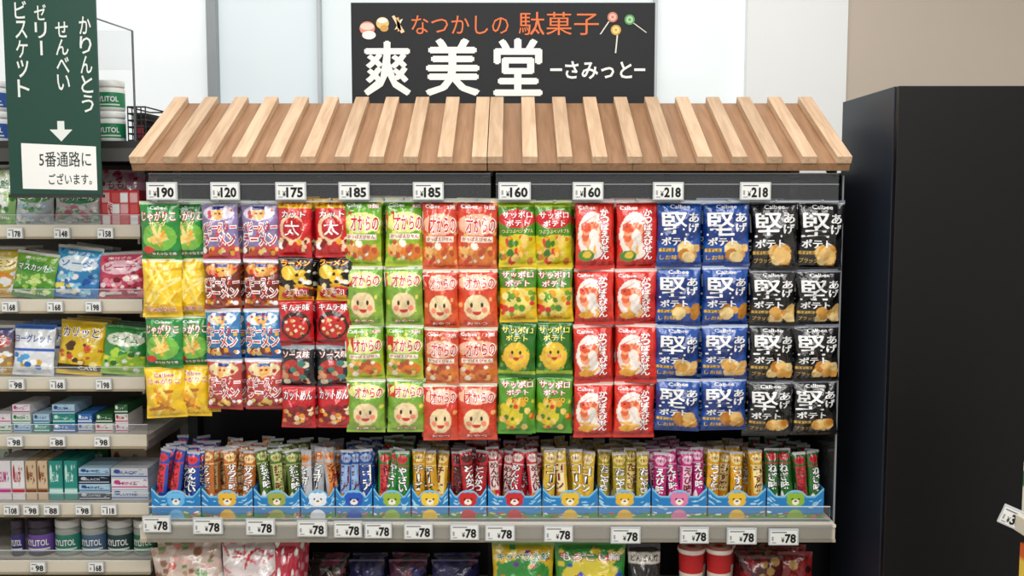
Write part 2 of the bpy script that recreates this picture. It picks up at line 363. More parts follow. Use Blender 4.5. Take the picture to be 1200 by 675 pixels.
# ------------------------------------------------------------------ DISPLAY RACK
Zs=MZ(611,0)   # top of stick shelf at front
xL=MX(166,628,0); xR=MX(977,628,0)
ZL=Zs-.315
def rack():
    e=empty('gondola_display_rack')
    m=MB()
    m.box(xL,MX(991,300,.45),.44,.46,.1,MZ(203,.45),'#141518',PAINT); m.box(xL,xR,.44,.46,MZ(203,.45),zt-.06,'#141518',PAINT)
    m.obj('back_panel',e)
    m=MB()
    for x in (xL+.015,-.06,xR-.015):
        m.box(x-.015,x+.015,.40,.44,0,zt-.06,'#2a2b2e',PAINT,.002)
    for x in (xL+.03,-.06,xR-.03):
        p=Vector((0,-.05,zf)); R4=Matrix.Rotation(ang,3,'X')
        vs=[]
        for xx in (x-.01,x+.01):
            for (yy,zz) in ((.03,-.0235),(Ls,-.0235),(Ls,-.05),(.03,-.05)):
                q=R4@Vector((0,yy,zz))+p; vs.append((xx,q.y,q.z))
        m.add(vs,[[0,1,2,3],[7,6,5,4],[0,4,5,1],[1,5,6,2],[2,6,7,3],[3,7,4,0]],'#3a3330',PAINT)
        m.box(x-.012,x+.012,.27,.40,zt-.085,zt-.06,'#2a2b2e',PAINT)
    m.obj('uprights',e)
    m=MB()
    m.box(xL,xR,.0,.44,Zs-.022,Zs-.002,'#c9c4ba',PAINT,.001)
    m.box(xL,xR,-.012,0,Zs-.052,Zs-.004,'#cfc8b8',PAINT,.002)
    m.box(xL,xR,-.016,-.012,Zs-.052,Zs-.044,'#b0a68e',PAINT)
    m.box(xL,xR,-.016,-.012,Zs-.012,Zs-.004,'#dcd6c8',PAINT)
    m.obj('stick_shelf',e)
    m=MB()
    m.box(xL,xR,-.06,.44,ZL-.022,ZL,'#b9b4aa',PAINT,.001)
    m.box(xL,xR,-.072,-.06,ZL-.05,ZL,'#d8d0be',PAINT,.002)
    m.box(xL,xR,-.05,.44,.0,.12,'#3a3a3c',PAINT)
    m.obj('lower_shelf',e)
    m=MB()
    m.box(xL+.02,xR-.01,.004,.007,Zs-.002,Zs+.038,'#fff',ACR)
    m.box(xL+.02,xR-.01,.0035,.0075,Zs+.038,Zs+.0395,'#d8e0e4',PLAST)
    m.box(xL+.02,xR-.01,-.018,-.0165,Zs-.05,Zs-.002,'#fff',ACR)
    m.obj('shelf_guard',e)
    m=MB(); z0,z1=MZ(236,-.03),MZ(204,-.03)
    for a,b in ((MX(173,220,-.03),MX(575,220,-.03)),(MX(581,220,-.03),MX(984,220,-.03))):
        m.box(a,b,-.022,-.020,z0,z1,'#fff',ACRH)
        m.box(a,b,-.024,-.018,z0-.002,z0+.001,'#a8adb0',PLAST)
        m.box(a,b,-.024,-.018,z1,z1+.003,'#80868a',PLAST)
        m.box(a,b,-.0235,-.0222,(z0+z1)/2+.008,(z0+z1)/2+.010,'#90969a',PLAST)
        for x in (a+.012,(a+b)/2,b-.012): m.box(x-.008,x+.008,-.020,.44,z1-.008,z1+.001,'#333',PAINT)
    m.obj('header_rail',e)
    m=MB()
    m.box(xR+.004,xR+.007,.02,.44,Zs-.0,zf-.03,'#fff',ACR)
    m.box(xR+.002,xR+.006,.014,.020,Zs-.04,zf-.03,'#8d9194',PLAST)
    m.obj('side_panel',e)
    return e
rack_e=rack()

# ------------------------------------------------------------------ price tags
def flatS(x,z,w,h,y):
    def S(X,Y,e=0): return np.stack([x-w/2+X*w,np.full(np.shape(X),y)-e,z+h/2-Y*h],1)
    return S
def tag(u,v,y,txt,wp=35,hp=21,small=False,rot=(0,0,0),name='electronic_price_tag'):
    x,z=M(u,v,y); sc=F/(y+D); w=wp/sc;h=hp/sc
    m=MB(); m.box(-w/2,w/2,-.005,.004,-h/2,h/2,'#b8bcbe',PLAST,.0015)
    S=flatS(0,0,w*.9,h*.84,-.0053)
    m.sheet(S,1,1,'#dfe1de',SCREEN,smooth=False)
    K=dict(m=SCREEN,eps=.0004)
    bar=lambda x0,y0,x1,y1,c='#666':m.sheet(lambda X,Y,e=0:S(x0+X*(x1-x0),y0+Y*(y1-y0),.0004),1,1,c,SCREEN,smooth=False)
    if not small:
        tw=.19*len(txt)
        m.text(S,txt,.93-tw/2,.58,tw,.60,'#101010',bold=.035,**K)
        m.text(S,'¥',.93-tw-.09,.68,.11,.36,'#101010',**K)
        bar(.05,.1,.6,.17); bar(.05,.86,.22,.92,'#888'); bar(.05,.45,.12,.75,'#999')
    else:
        m.text(S,txt,.64,.6,.52,.6,'#181818',bold=.03,**K)
        bar(.08,.14,.45,.24,'#777'); bar(.08,.5,.2,.8,'#999')
    return m.obj(name,loc=(x,y,z),rot=rot)
for a,b,t in ((172,208,'190'),(247,281,'120'),(323,359,'175'),(397,433,'185'),(484,520,'185'),(584,622,'160'),(671,707,'160'),(765,801,'218'),(867,903,'218')):
    tag((a+b)/2,224,-.029,t,b-a,21)
for a,b,v in ((167,201,614),(226,262,616),(288,323,617),(348,384,619),(391,425,620),(427,460,621),(473,508,622),(527,562,623),(568,604,624),(637,672,625),(715,751,627),(796,831,627),(851,887,628),(900,936,629)):
    tag((a+b)/2,v,-.024,'78',b-a,20)

# ------------------------------------------------------------------ HANGING STRIPS
PG=('#e8dc5a','#dfe68a'); PR=('#f5b06a','#f0b898')
groups=[
 ([(168,215),(214,243)],[236,304,371,430,489],[jaga(0),jaga(1),jaga(0),jaga(2)]),
 ([(240,284),(284,329)],[236,304,362,420,479],[baby('#8a7aa8','#d9d3de','#c84a5a',3),baby('#6c291a','#d2903a','#a0401c',5),baby('#347aaf','#d9e0e4','#1d5298',7),baby('#b84846','#e3d2a0','#a83230',9)]),
 ([(328,369),(369,412)],[233,301,352,404,452,501],[cc(0),cc(1),cc(2),cc(3),cc(4)]),
 ([(404,450),(451,497)],[232,312,381,444,506],[ichi('#4f9a1e','#a4bc2c',0,PG),ichi('#6a9e30','#8fb444',1,PG),ichi('#5aa024','#b0c034',2,PG),ichi('#629a30','#8fb444',3,PG)]),
 ([(496,538),(534,583)],[233,316,384,450,515],[ichi('#c83426','#dc6438',0,PR),ichi('#cc3020','#d85a2c',1,PR),ichi('#bc2c20','#dc7a48',2,PR),ichi('#c43222','#d4482e',3,PR)]),
 ([(583,628),(627,671)],[235,312,377,441,507],[sapporo(0),sapporo(1),sapporo(2),sapporo(3)]),
 ([(672,719),(719,769)],[234,315,380,448,512],[ebi(1),ebi(0),ebi(2),ebi(4)]),
 ([(768,821),(822,877)],[235,312,381,444,504],[kata('#174a9c','#0f3074',i,'#e6b93a') for i in range(4)]),
 ([(877,931),(930,985)],[235,316,381,446,509],[kata('#18181b','#000',i+5,'#c8a24a') for i in range(4)]),
]
for gi,(cols,rows,des) in enumerate(groups):
    zs=[MZ(v,-.005) for v in rows]
    wref=max(max(b-a for a,b in cols)/(F/(D-.005)),.1)
    meshes=[]
    for i,(o,t) in enumerate(des):
        h=zs[i]-zs[i+1]
        mv=[]
        for var in range(2):
            mv.append(bag_mesh('printed_snack_bag',wref,h*1.015,.023,o,t,seed=gi*17+i+var*991,back=o[0][1],ny=64,nx=46))
        meshes.append(mv)
    for ci,(a,b) in enumerate(cols):
        x=MX((a+b)/2,370,-.005)
        w=(b-a)/(F/(D-.005))
        if gi==0 and ci==1: w=.1; x=MX(221,370,-.005)
        e=empty('hanging_snack_bag_strip',(x,0,0))
        sx=w/wref
        for layer in range(4):
            yl=-.005+layer*.046+( .004 if ci%2 else 0)
            if gi==0 and ci==1: yl+=.02
            jx=R.uniform(-.003,.003) if layer==0 else R.uniform(-.010,.010)
            dz=0 if layer==0 else R.uniform(-.014,.006)
            for i,mv in enumerate(meshes):
                zc=(zs[i]+zs[i+1])/2
                inst('snack_bag',mv[(ci+layer)%2],e,(jx+R.uniform(-.002,.002),yl,zc+dz),(math.radians(R.uniform(-4,4)),math.radians(R.uniform(-1.5,1.5)),math.radians(R.uniform(-8,8))),(sx,1,1))
        m=MB(); m.tube([(0,-.03,zs[0]+.0),(0,.435,zs[0]+.0)],.0025,'#9a9da0',PAINT)
        m.obj('hook',e)

# ------------------------------------------------------------------ STICK TRAYS
trays=[(177,236,'#1f4ba8','#d9303a','めんたい','#6fb8e8'),(236,297,'#b8682a','#ecd090','サラミ味','#e9b83a'),(297,352,'#4d6a1f','#b9c87a','抹茶味','#a0a84a'),(352,393,'#b9bcc2','#e08a3a','シュガー','#e8eef4'),(393,437,'#1f4599','#8fb4e0','ココア','#3058b8'),(437,482,'#2f8a36','#d9303a','やさい','#9ab840'),(482,526,'#d8a01c','#f8e090','チーズ','#f0c83a'),(526,571,'#b81c26','#3a1512','とんかつ','#c82f28'),(571,635,'#c82236','#f0dcd6','めんたい','#c82f32'),(635,701,'#d8b032','#f4e4b0','コーン','#e8c03a'),(701,763,'#b09a2a','#ecd87a','たこやき','#e8b830'),(763,829,'#c8247e','#f0c0dc','えび味','#e080a8'),(829,898,'#e0a418','#f8e49a','うす焼','#e8bc34'),(898,966,'#2b6e30','#c8283a','ねぎ味','#90b83c')]
SW=.037
def stick_design(c1,c2,txt,v):
    o=[('bg',c1),('r',0,0,1,.045,'#b8b8bc'),('e',.5,.13,.42,.065,c2),('r',0,.22,1,.235,c2),('dots',9,v+5,.1,.78,.9,.92,.14,[c2,'#eee','#e09030',c1]),('r',0,.96,1,1,'#b8b8bc')]
    if v%2: o.insert(3,('r',.14,.24,.86,.68,c2))
    t=[(txt,.5,.44,.62,.40,'#fff' if v%2==0 else '#7a1018','#222' if v%2==0 else None,dict(vert=True,bold=.03)),('うまい',.5,.13,.6,.045,'#b01820' )]
    return o,t
def tray(a,b,c1,c2,txt,bear,k):
    y0=.035; x0=MX(a+1,600,y0);x1=MX(b-1,600,y0); w=x1-x0; xc=(x0+x1)/2
    e=empty('snack_stick_display_box',(xc,y0,Zs-.002))
    fh=.082; dp=.26
    def S(X,Y,ee=0):
        s=2*X-1
        top=fh*(.70+.30*np.clip((np.abs(s)-.62)/.34,0,1)**1.3)
        hd=.030/w*2*.9
        bump=np.sqrt(np.clip(1-(s/(hd))**2,0,1))*fh*.20
        top=np.maximum(top,fh*.74+bump)
        return np.stack([s*w/2,np.full(np.shape(X),0.0)-ee,(1-Y)*top],1)
    r=.021/w; ry=.25; cy=.34
    ops=[('bg','#2a80bf'),('r',0,0,1,.07,'#78bce0'),('wave',.83,.03,9+k,'#4f9a44'),('dots',16,k,.0,.76,1,.98,.045,['#fff','#e8d84a','#e080a8','#2f7a34','#d04038']),
         ('dots',6,k+30,.0,.2,.25,.6,.05,['#a8d4ea']),('dots',6,k+31,.75,.2,1,.6,.05,['#a8d4ea']),
         ('e',.5,.95,r*1.0,.26,bear),
         ('e',.5-r*.78,cy-ry*.72,r*.42,ry*.42,bear),('e',.5+r*.78,cy-ry*.72,r*.42,ry*.42,bear),
         ('e',.5,cy,r*1.12,ry,bear),('e',.5,cy+ry*.35,r*.48,ry*.4,'#fbf3e2'),('e',.5,cy+ry*.22,r*.16,ry*.13,'#2a1a14'),
         ('e',.5-r*.45,cy-ry*.1,r*.12,ry*.14,'#2a1a14'),('e',.5+r*.45,cy-ry*.1,r*.12,ry*.14,'#2a1a14')]
    m=MB(); m.sheet(S,60,44,ops,PAPER,smooth=False)
    m.sheet(lambda X,Y,ee=0:S(X,Y,-.0015),20,4,'#d8d2c4',PAPER,smooth=False)
    m.box(-w/2,w/2,.0018,dp,0,.0015,'#cfc8b8',PAPER)
    for sx in (-1,1): m.box(sx*w/2-(.0015 if sx>0 else 0),sx*w/2+(.0015 if sx<0 else 0),.0018,dp,.0015,fh,'#2a80bf',PAPER)
    m.box(-w/2,w/2,dp-.0015,dp,0,fh*1.2,'#2a80bf',PAPER)
    m.obj('tray',e)
    h=.172
    mm=[]
    for v in (0,1):
        for q in (0,1):
            o,t=stick_design(c1,c2,txt,v)
            mm.append(bag_mesh('printed_snack_stick',SW,h,.0135,o,t,seed=k*3+v+q*57,nx=20,ny=60,crimp=.035,pinch=.12,back=c1))
    rr=random.Random(k*7+1)
    nper=max(2,int(round(w/.036)))
    for row in range(5):
        n=nper-(rr.random()<.25 and row==0 and nper>3)
        for i in range(n):
            yy=.022+row*.044+rr.uniform(-.006,.006)
            x=-w/2+.019+(w-.038)*(i/(max(n-1,1)))+rr.uniform(-.005,.005)
            tilt=math.radians(rr.uniform(-8,8)); lean=math.radians(-rr.uniform(0,12))
            if x<-w/2+.03: tilt=abs(tilt)*.5
            if x>w/2-.03: tilt=-abs(tilt)*.5
            if rr.random()<.3: tilt*=-1
            dzz=rr.uniform(0,.010) if row==0 else rr.uniform(-.0,.006)
            sz=1 if row==0 else rr.uniform(.90,1.0)
            inst('snack_stick',mm[rr.randrange(2)+2*(rr.random()<.35)],e,(x,yy+h/2*math.sin(-lean),.0025+h/2*sz+dzz),(lean,tilt,math.radians(rr.uniform(-34,34))),(rr.uniform(.95,1.08),rr.uniform(.9,1.2),sz))
for k,t in enumerate(trays): tray(*t,k)

# ------------------------------------------------------------------ SIGN (black)
def sign():
    y=.335; x0,z1=M(411,3,y); x1,_=M(768,3,y); z0=MZ(128,y)
    w=x1-x0;h=MZ(3,y)-MZ(121,y); xc=(x0+x1)/2; zc=(MZ(3,y)+MZ(121,y))/2
    m=MB(); m.box(x0,x1,y,y+.015,z0,z1,'#1c1e21',PAPER,.001)
    S=flatS(xc,zc,w,h,y-.0003)
    T=lambda *a,**k:m.text(S,*a,m=PAPER,eps=.0006,**k)
    def px(u,v): return (u-411)/357,(v-3)/118
    def tx(s,u0,u1,v0,v1,c,**k):
        a,b=px((u0+u1)/2,(v0+v1)/2); T(s,a,b,(u1-u0)/357,(v1-v0)/118,c,**k)
    O='#d9713f'
    tx('なつかしの',482,596,18,40,O,bold=.0)
    tx('駄菓子',608,702,14,41,O,bold=.0)
    tx('爽',427,479,49,111,'#e8e8e4',bold=0,fat=.034); tx('美',500,560,46,111,'#e8e8e4',bold=0,fat=.036); tx('堂',580,634,46,111,'#e8e8e4',bold=0,fat=.036)
    tx('さみっと',663,741,72,92,'#e8e8e4',bold=.02)
    def poly(pts,c,e=.0008):
        P=np.array([px(*p) for p in pts]); m.add(S(P[:,0],P[:,1],e),[list(range(len(pts)))],c,PAPER)
    def disc(u,v,r,c,e=.001,ry=None): poly([(u+r*math.cos(a),v+(ry or r)*math.sin(a)) for a in np.linspace(0,6.283,25)[:-1]],c,e)
    poly([(645,80),(659,80),(659,83),(645,83)],'#e8e8e4'); poly([(744,80),(757,80),(757,83),(744,83)],'#e8e8e4')
    for (a,b),(c,d) in (((713,25),(703,40)),((742,27),(757,38)),((723,41),(721,62))):
        poly([(a,b),(a+1.6,b),(c+1.6,d),(c,d)],'#d8d8d0')
    disc(718,20,6,'#c87a6a');disc(718,20,4,'#e2b8a8',.0012);disc(718,20,1.8,'#c87a6a',.0014);disc(738,23,6,'#5a9860');disc(738,23,4,'#a8cca0',.0012);disc(738,23,1.8,'#5a9860',.0014);disc(722,35,6,'#c8a04a');disc(722,35,4,'#e8d090',.0012);disc(722,35,1.8,'#c8a04a',.0014)
    disc(430,33,9,'#d88a78',ry=8);disc(430,31,8,'#f0c8b8',.0012,ry=4);disc(432,41,8,'#f0e8e0',.0013,ry=5)
    disc(448,27,7.5,'#d8b878',ry=7);disc(448,24,6,'#f4eade',.0012,ry=3);disc(450,33,5,'#c89850',.0011,ry=4)
    for q in range(3): poly([(459+q*5,19+q*2),(462+q*5,18+q*2),(474-q*4,37-q*2),(470-q*4,39-q*2)],['#e8c8a0','#d8a868','#f0e0c8'][q],.0012)
    for x in (x0+.12,x1-.12): m.box(x-.012,x+.012,y+.003,y+.018,zt-.075,z0+.05,'#333',PAINT)
    m.obj('shop_name_sign')
sign()

# hanging aisle sign
def aisle():
    y=-.02; x0,zb=M(12,228,y); x1=MX(117,150,y); zt2=2.35
    m=MB(); m.box(x0,x1,y,y+.006,zb,zt2,'#1f4338',PLAST,.001)
    m.box(x0-.004,x1+.004,y-.002,y+.008,zb-.008,zb,'#30302f',PLAST)
    zc=(MZ(0,y)+zb)/2;h=MZ(0,y)-zb;w=x1-x0
    S=flatS((x0+x1)/2,zc,w,h,y-.0003)
    px=lambda u,v:((u-12)/105,v/228)
    def tx(s,u0,u1,v0,v1,c,**k):
        a,b=px((u0+u1)/2,(v0+v1)/2); m.text(S,s,a,b,(u1-u0)/105,(v1-v0)/228,c,m=PLAST,eps=.0006,**k)
    W='#d8ddd8'
    tx('かりんとう',98,111,18,132,W,vert=True,bold=.01);tx('せんべい',71,85,24,106,W,vert=True,bold=.01)
    tx('ゼリー',48,61,4,66,W,vert=True,bold=.01);tx('ビスケット',26,39,0,114,W,vert=True,bold=.01)
    def poly(pts,c,e=.0008):
        P=np.array([px(*p) for p in pts]); m.add(S(P[:,0],P[:,1],e),[list(range(len(pts)))],c,PLAST)
    poly([(69,141),(77,141),(77,151),(69,151)],W);poly([(60,151),(86,151),(73,165)],W)
    poly([(27,167),(112,171),(112,223),(27,221)],'#e6e7e4')
    tx('5番通路に',47,106,177,195,'#23302c',bold=.005);tx('ございます。',57,106,203,216,'#23302c',bold=.01)
    for x in (x0+.03,x1-.03): m.tube([(x,y+.003,zt2),(x,y+.003,3.0)],.0012,'#bbb',PAINT)
    m.obj('hanging_aisle_sign')
aisle()

# ------------------------------------------------------------------ LEFT GONDOLA
YG=.10; XE=-1.003; XW=-2.1
levels=[165,265,352,443,510,590,657]
GZ=[MZ(v,YG) for v in levels]+[MZ(657,YG)-.2]
def gondola():
    e=empty('gondola_shelving')
    m=MB(); m.box(XW,XE,.50,.52,0,GZ[0]-.02,'#5f5d58',PAINT); m.box(XW,XE,.12,.50,0,.1,'#8a877f',PAINT)
    m.obj('back_panel',e)
    m=MB()
    for x in (XE-.02,XE-.93): m.box(x-.015,x+.015,.465,.50,0,GZ[0]-.02,'#b9b4a8',PAINT,.001)
    m.obj('uprights',e)
    for i,z in enumerate(GZ):
        m=MB()
        if i==0:
            m.box(XW,XE,YG,.50,z-.05,z,'#2c2c2c',PAINT,.001); m.box(XW,XE,YG-.01,YG,z-.055,z-.02,'#4a4a48',PAINT)
        else:
            m.box(XW,XE,YG,.46,z-.018,z,'#b4b0a6',PAINT,.001)
            m.box(XW,XE,YG-.012,YG,z-.032,z+.004,'#cbc4b4',PAINT,.0015)
            m.box(XW,XE,YG-.016,YG-.0125,z-.034,z-.028,'#988c72',PAINT)
            m.box(XW,XE,YG-.004,YG-.001,z+.004,z+.03,'#fff',ACR)
            m.box(XW,XE,YG-.0045,YG-.0005,z+.03,z+.0312,'#c8d0d4',PLAST)
            x=XE-.02
            m.box(x-.003,x+.003,YG+.03,.465,z-.05,z-.018,'#b5b0a4',PAINT)
        m.obj('shelf_%d'%i,e)
gondola()
for lv,us,tt in ((1,(18,73,124),('178','148','158')),(2,(12,65,110),('168','168','198')),(3,(20,68,122),('98','168','198')),(4,(18,68,120),('98','88','98')),(5,(14,37,61,98,128),('108','98','88','98','118')),(6,(45,113),('98','168'))):
    v=levels[lv]+7
    for u,t in zip(us,tt): tag(u,v+ (0 if lv>1 else 1),YG-.022,t,19,13,small=True)

def stand_bag(u0,u1,v0,lev,ops,texts,y=.14,lean=8,d=.018,name='candy_bag',z=None,rz=0,rows=3,back='#ccc',tiltr=0,step=.05):
    zb=(GZ[lev] if z is None else z); x0=MX(u0,v0,y);x1=MX(u1,v0,y); zt_=MZ(v0,y); h=(zt_-zb); w=x1-x0; xc=(x0+x1)/2
    me=bag_mesh('printed_candy_bag',w,h,d,ops,texts,seed=seedr(),nx=44,ny=56,crimp=.06,back=back)
    e=empty(name,(xc,y,zb)); l=math.radians(-lean)
    for r in range(rows):
        inst('bag',me,e,(R.uniform(-.006,.006)*(r>0),r*step+math.sin(-l)*h/2,h/2*math.cos(l)+.002),(l,math.radians(tiltr+R.uniform(-2,2)*(r>0)),math.radians(rz)),(1,1,1))
    return e
def fruit(bg,bg2,lab,dots,txt,txc='#fff',oc=None,sd=1,sub='果汁グミ'):
    return [('g',bg,bg2),('r',0,0,1,.07,'#c8c8c4'),('e',.5,.34,.44,.15,lab),('dots',34,sd,.06,.52,.94,.92,.07,dots),('dots',10,sd+9,.0,.08,1,.5,.04,dots),('r',.08,.86,.5,.92,'#e8e8e0'),('e',.5,.34,.42,.13,lab)],[(txt,.5,.34,.72,.14,txc,oc),(sub,.5,.14,.5,.06,'#fff'),('20g',.75,.89,.2,.05,'#fff')]
# row1
o,t=fruit('#c8d8a8','#5a983a','#e8f0e0',['#8ac04a','#3a7a2a','#eee'],'のど飴','#2a7a3a',None,3); stand_bag(-28,16,193,1,o,t)
o,t=fruit('#d0d4d4','#a8b0b8','#4a8a4a',['#5a985a','#ddd','#98b8d8'],'ミント','#fff','#246a34',4); stand_bag(16,62,215,1,o,t)
o,t=fruit('#e0dedc','#c8c4c4','#3a8a5a',['#d87a90','#5ab070','#eee'],'キシリトール','#fff','#246a34',5); stand_bag(62,118,218,1,o,t)
stand_bag(116,168,199,1,[('g','#e0b0c0','#d88098'),('e',.3,.28,.3,.16,'#f4ecec'),('dots',24,4,0,0,1,.9,.07,['#d87894','#f4e8ea','#c83a5a','#4a8a4a'])],[('もも',.35,.28,.4,.16,'#c8305a','#fff')],y=.24)
def carton(u0,u1,v0,lev,ops,texts,y=.13,dp=.1,side='#ddd',name='candy_carton',z=None,rz=0):
    zb=(GZ[lev] if z is None else z); x0=MX(u0,v0,y);x1=MX(u1,v0,y);h=MZ(v0,y)-zb;w=x1-x0
    m=MB(); m.box(-w/2,w/2,0,dp,0,h,side,PAPER,.0008)
    S=flatS(0,h/2,w*.985,h*.985,-.0004)
    m.sheet(S,36,22,ops,PAPER,smooth=False)
    for q in texts:
        q=list(q);kw=q.pop() if isinstance(q[-1],dict) else {}
        m.text(S,*q,m=PAPER,eps=.0004,**kw)
    return m.obj(name,loc=((x0+x1)/2,y,zb+.0003),rot=(0,0,math.radians(rz)))
carton(117,163,223,1,[('bg','#c02c34')]+[('r',.04+.24*i,.06+.32*j,.24+.24*i,.34+.32*j,['#e0b0b0','#d05a5a','#eee'][(i+j)%3]) for i in range(4) for j in range(3)],[('梅',.25,.5,.12,.3,'#c01828','#fff')],y=.12,dp=.07,side='#b83040')
# row2
o,t=fruit('#dcc43a','#b89018','#e8dfa0',['#e09018','#eee'],'レモン','#c07010',None,6); stand_bag(-30,26,290,2,o,t,y=.17)
o,t=fruit('#7ab034','#2f7a24','#3a8a26',['#a8d05a','#4aa034','#cfe090'],'マスカット','#fff','#1f6a1f',7); stand_bag(12,66,296,2,o,t,rz=-8,tiltr=7)
o,t=fruit('#3aa0d0','#1a68b0','#d8e8f0',['#eee','#88c8e0','#e6d64a','#1a50a0'],'ソーダ','#1468b8',None,8); stand_bag(62,116,289,2,o,t,tiltr=6)
o,t=fruit('#d84a6a','#b02440','#f0c8d4',['#e890a0','#c82430','#f4e4e4','#7a1020'],'ピーチ','#c02048',None,9); stand_bag(113,168,296,2,o,t,tiltr=-2)
# row3
o,t=fruit('#243f88','#b89028','#b82a34',['#e0b02c','#eee'],'コーラ','#fff',None,10); stand_bag(-34,14,382,3,o,t)
stand_bag(13,62,381,3,[('bg','#dfe3e8'),('r',0,.48,1,.52,'#2a5ab8'),('dots',16,13,.05,.56,.95,.88,.07,['#2a7ac8','#e0b02c','#fff','#4aa0d8']),('r',0,0,1,.1,'#2a60b0')],[('ヨーグレット',.5,.28,.9,.15,'#1f4aa8')],y=.13,tiltr=2)
stand_bag(50,84,378,3,[('bg','#1f2a58'),('dots',16,3,0,0,1,1,.1,['#d8c83a','#3a5ac8','#eee'])],[],y=.2)
stand_bag(66,120,377,3,[('bg','#dcb810'),('r',0,.82,1,.92,'#3a2a10'),('dots',22,3,.06,.42,.94,.8,.07,['#b85a18','#f0e090','#c84018','#4a2a10'])],[('カリッと',.48,.22,.8,.17,'#3a1a08','#fff'),('CASE',.7,.87,.4,.06,'#fff')],tiltr=5)
stand_bag(119,170,383,3,[('bg','#2f8a3e'),('e',.5,.28,.44,.14,'#dfe8d0'),('wave',.6,.04,7,'#90c030'),('dots',22,3,.06,.5,.94,.9,.07,['#e0d84a','#eee','#2a6a30','#b0d83a'])],[('ライム',.5,.28,.6,.13,'#1f7a34')],rz=6,tiltr=6)
# rows 4/5 : small flat cartons, stacked
rr=random.Random(3)
pal=[('#d8e0d8','#2a7a42'),('#245a32','#dfe8df'),('#c4cad0','#2a52a0'),('#a8c8dc','#1f4a8a'),('#e0e0e0','#b82a3a'),('#d0b898','#7a421a'),('#2a8a80','#c8e8e0'),('#e0dce0','#b83a80'),('#1c2438','#b8c0cc'),('#3a74b8','#f0f0f0')]
def small_carton(u0,u1,y,z0,hh,c1,c2,txt,sd,dp=.12,rz=0):
    x0=MX(u0,540,y);x1=MX(u1,540,y);w=x1-x0-.002
    m=MB(); m.box(-w/2,w/2,0,dp,0,hh,c1,PAPER,.0008)
    S=flatS(0,hh/2,w*.98,hh*.95,-.0004)
    m.sheet(S,36,16,[('bg',c1),('r',0,.70,1,.86,c2),('e',.15,.3,.09,.22,c2),('dots',5,sd,.55,.1,.95,.6,.06,[c2,'#888'])],PAPER,smooth=False)
    if txt: m.text(S,txt,.45,.4,.5,.28,c2,m=PAPER,eps=.0004)
    m.obj('gum_carton',loc=((x0+x1)/2,y,z0+.0003),rot=(0,0,math.radians(rz)))
for u0,u1,n,ci in ((-10,15,2,0),(16,38,3,1),(39,60,2,2),(62,90,3,3),(91,110,2,4),(112,134,2,8),(135,152,3,9)):
    hh=.026; 
    for s_ in range(n):
        c1,c2=pal[(ci*3+s_*7)%10]; small_carton(u0+rr.uniform(0,2),u1,.13,GZ[4]+s_*(hh+.0006),hh,c1,c2,['GUM','ミント','FRESH','ライム','クール'][(ci+s_)%5],ci*5+s_,rz=rr.uniform(-2,2))
cs=[(-6,12,1,7),(13,28,1,4),(29,42,1,5),(43,55,1,5),(56,73,1,6),(74,90,1,6),(91,128,4,8),(129,173,3,2)]
for u0,u1,n,ci in cs:
    H_=.112 if n==1 else .09; hh=H_/n
    for s_ in range(n):
        c1,c2=pal[ci if s_%2==0 else (ci+5)%10]; small_carton(u0,u1,.13,GZ[5]+s_*(hh+.0006),hh,c1,c2,['ガム','GUM','COFFEE','MINT','BLACK','梅'][(ci+s_)%6],ci*7+s_,rz=rr.uniform(-1.5,1.5))
    c1,c2=pal[(ci+3)%10]; small_carton(u0+1,u1-1,.27,GZ[5],.115,c1,c2,'',ci)
# bottles
def bottle(u0,u1,z0,h,y,body,lid,lab,txt,name='gum_bottle'):
    x0=MX(u0,400,y);x1=MX(u1,400,y);r=(x1-x0)/2;m=MB()
    hb=h*.78
    m.lathe([(r*.9,0,body),(r,h*.04,body),(r,h*.12,body),(r*1.0,h*.121,lab),(r*1.0,h*.6,lab),(r*1.0,h*.601,body),(r,hb*.93,body),(r*.9,hb,body),(r*.98,hb+.0005,lid),(r*1.0,hb+.003,lid),(r*1.0,h*.97,lid),(r*.95,h,lid)],0,0,36,PLAST)
    def S(X,Y,e=0):
        a=(X-.5)*math.pi*.8; return np.stack([(r+e)*np.sin(a),-(r+e)*np.cos(a),h*(.6-.48*Y)],1)
    m.text(S,txt,.5,.45,.7,.34,'#e8e8e8',m=PLAST,eps=.0006,bold=.02)
    m.sheet(lambda X,Y,e=0:S(.1+X*.8,.78+Y*.1,.0006),12,1,'#c8d8c8',PLAST)
    return m.obj(name,loc=((x0+x1)/2,y+r,z0+.0004))
hb=.083
for (u0,u1,b,l,lab) in ((118,149,'#d8dcd8','#dee0de','#1f7a50'),(-16,14,'#d8dce0','#dee0e0','#2a529a')):
    bottle(u0,u1,GZ[0],hb,.14,b,l,lab,'XYLITOL'); bottle(u0,u1,GZ[0]+hb+.0006,hb,.14,b,l,lab,'XYLITOL')
bc=[(0,16,'#3a2f70'),(17,49,'#6a4a98'),(50,81,'#2a7a66'),(82,112,'#4a6482'),(113,144,'#2a4444'),(145,172,'#2f6e4c')]
for u0,u1,l in bc: bottle(u0,u1-1,GZ[6],MZ(611,.13)-GZ[6],.13,'#2a2630' if u0<20 else '#90958f','#c8c8c4' if u0>20 else '#3a3040',l,'XYLITOL')
for u0,u1,l in bc[1:]: bottle(u0+5,u1+3,GZ[6],.085,.25,'#5a5660','#a8a8a4',l,'XYLITOL')

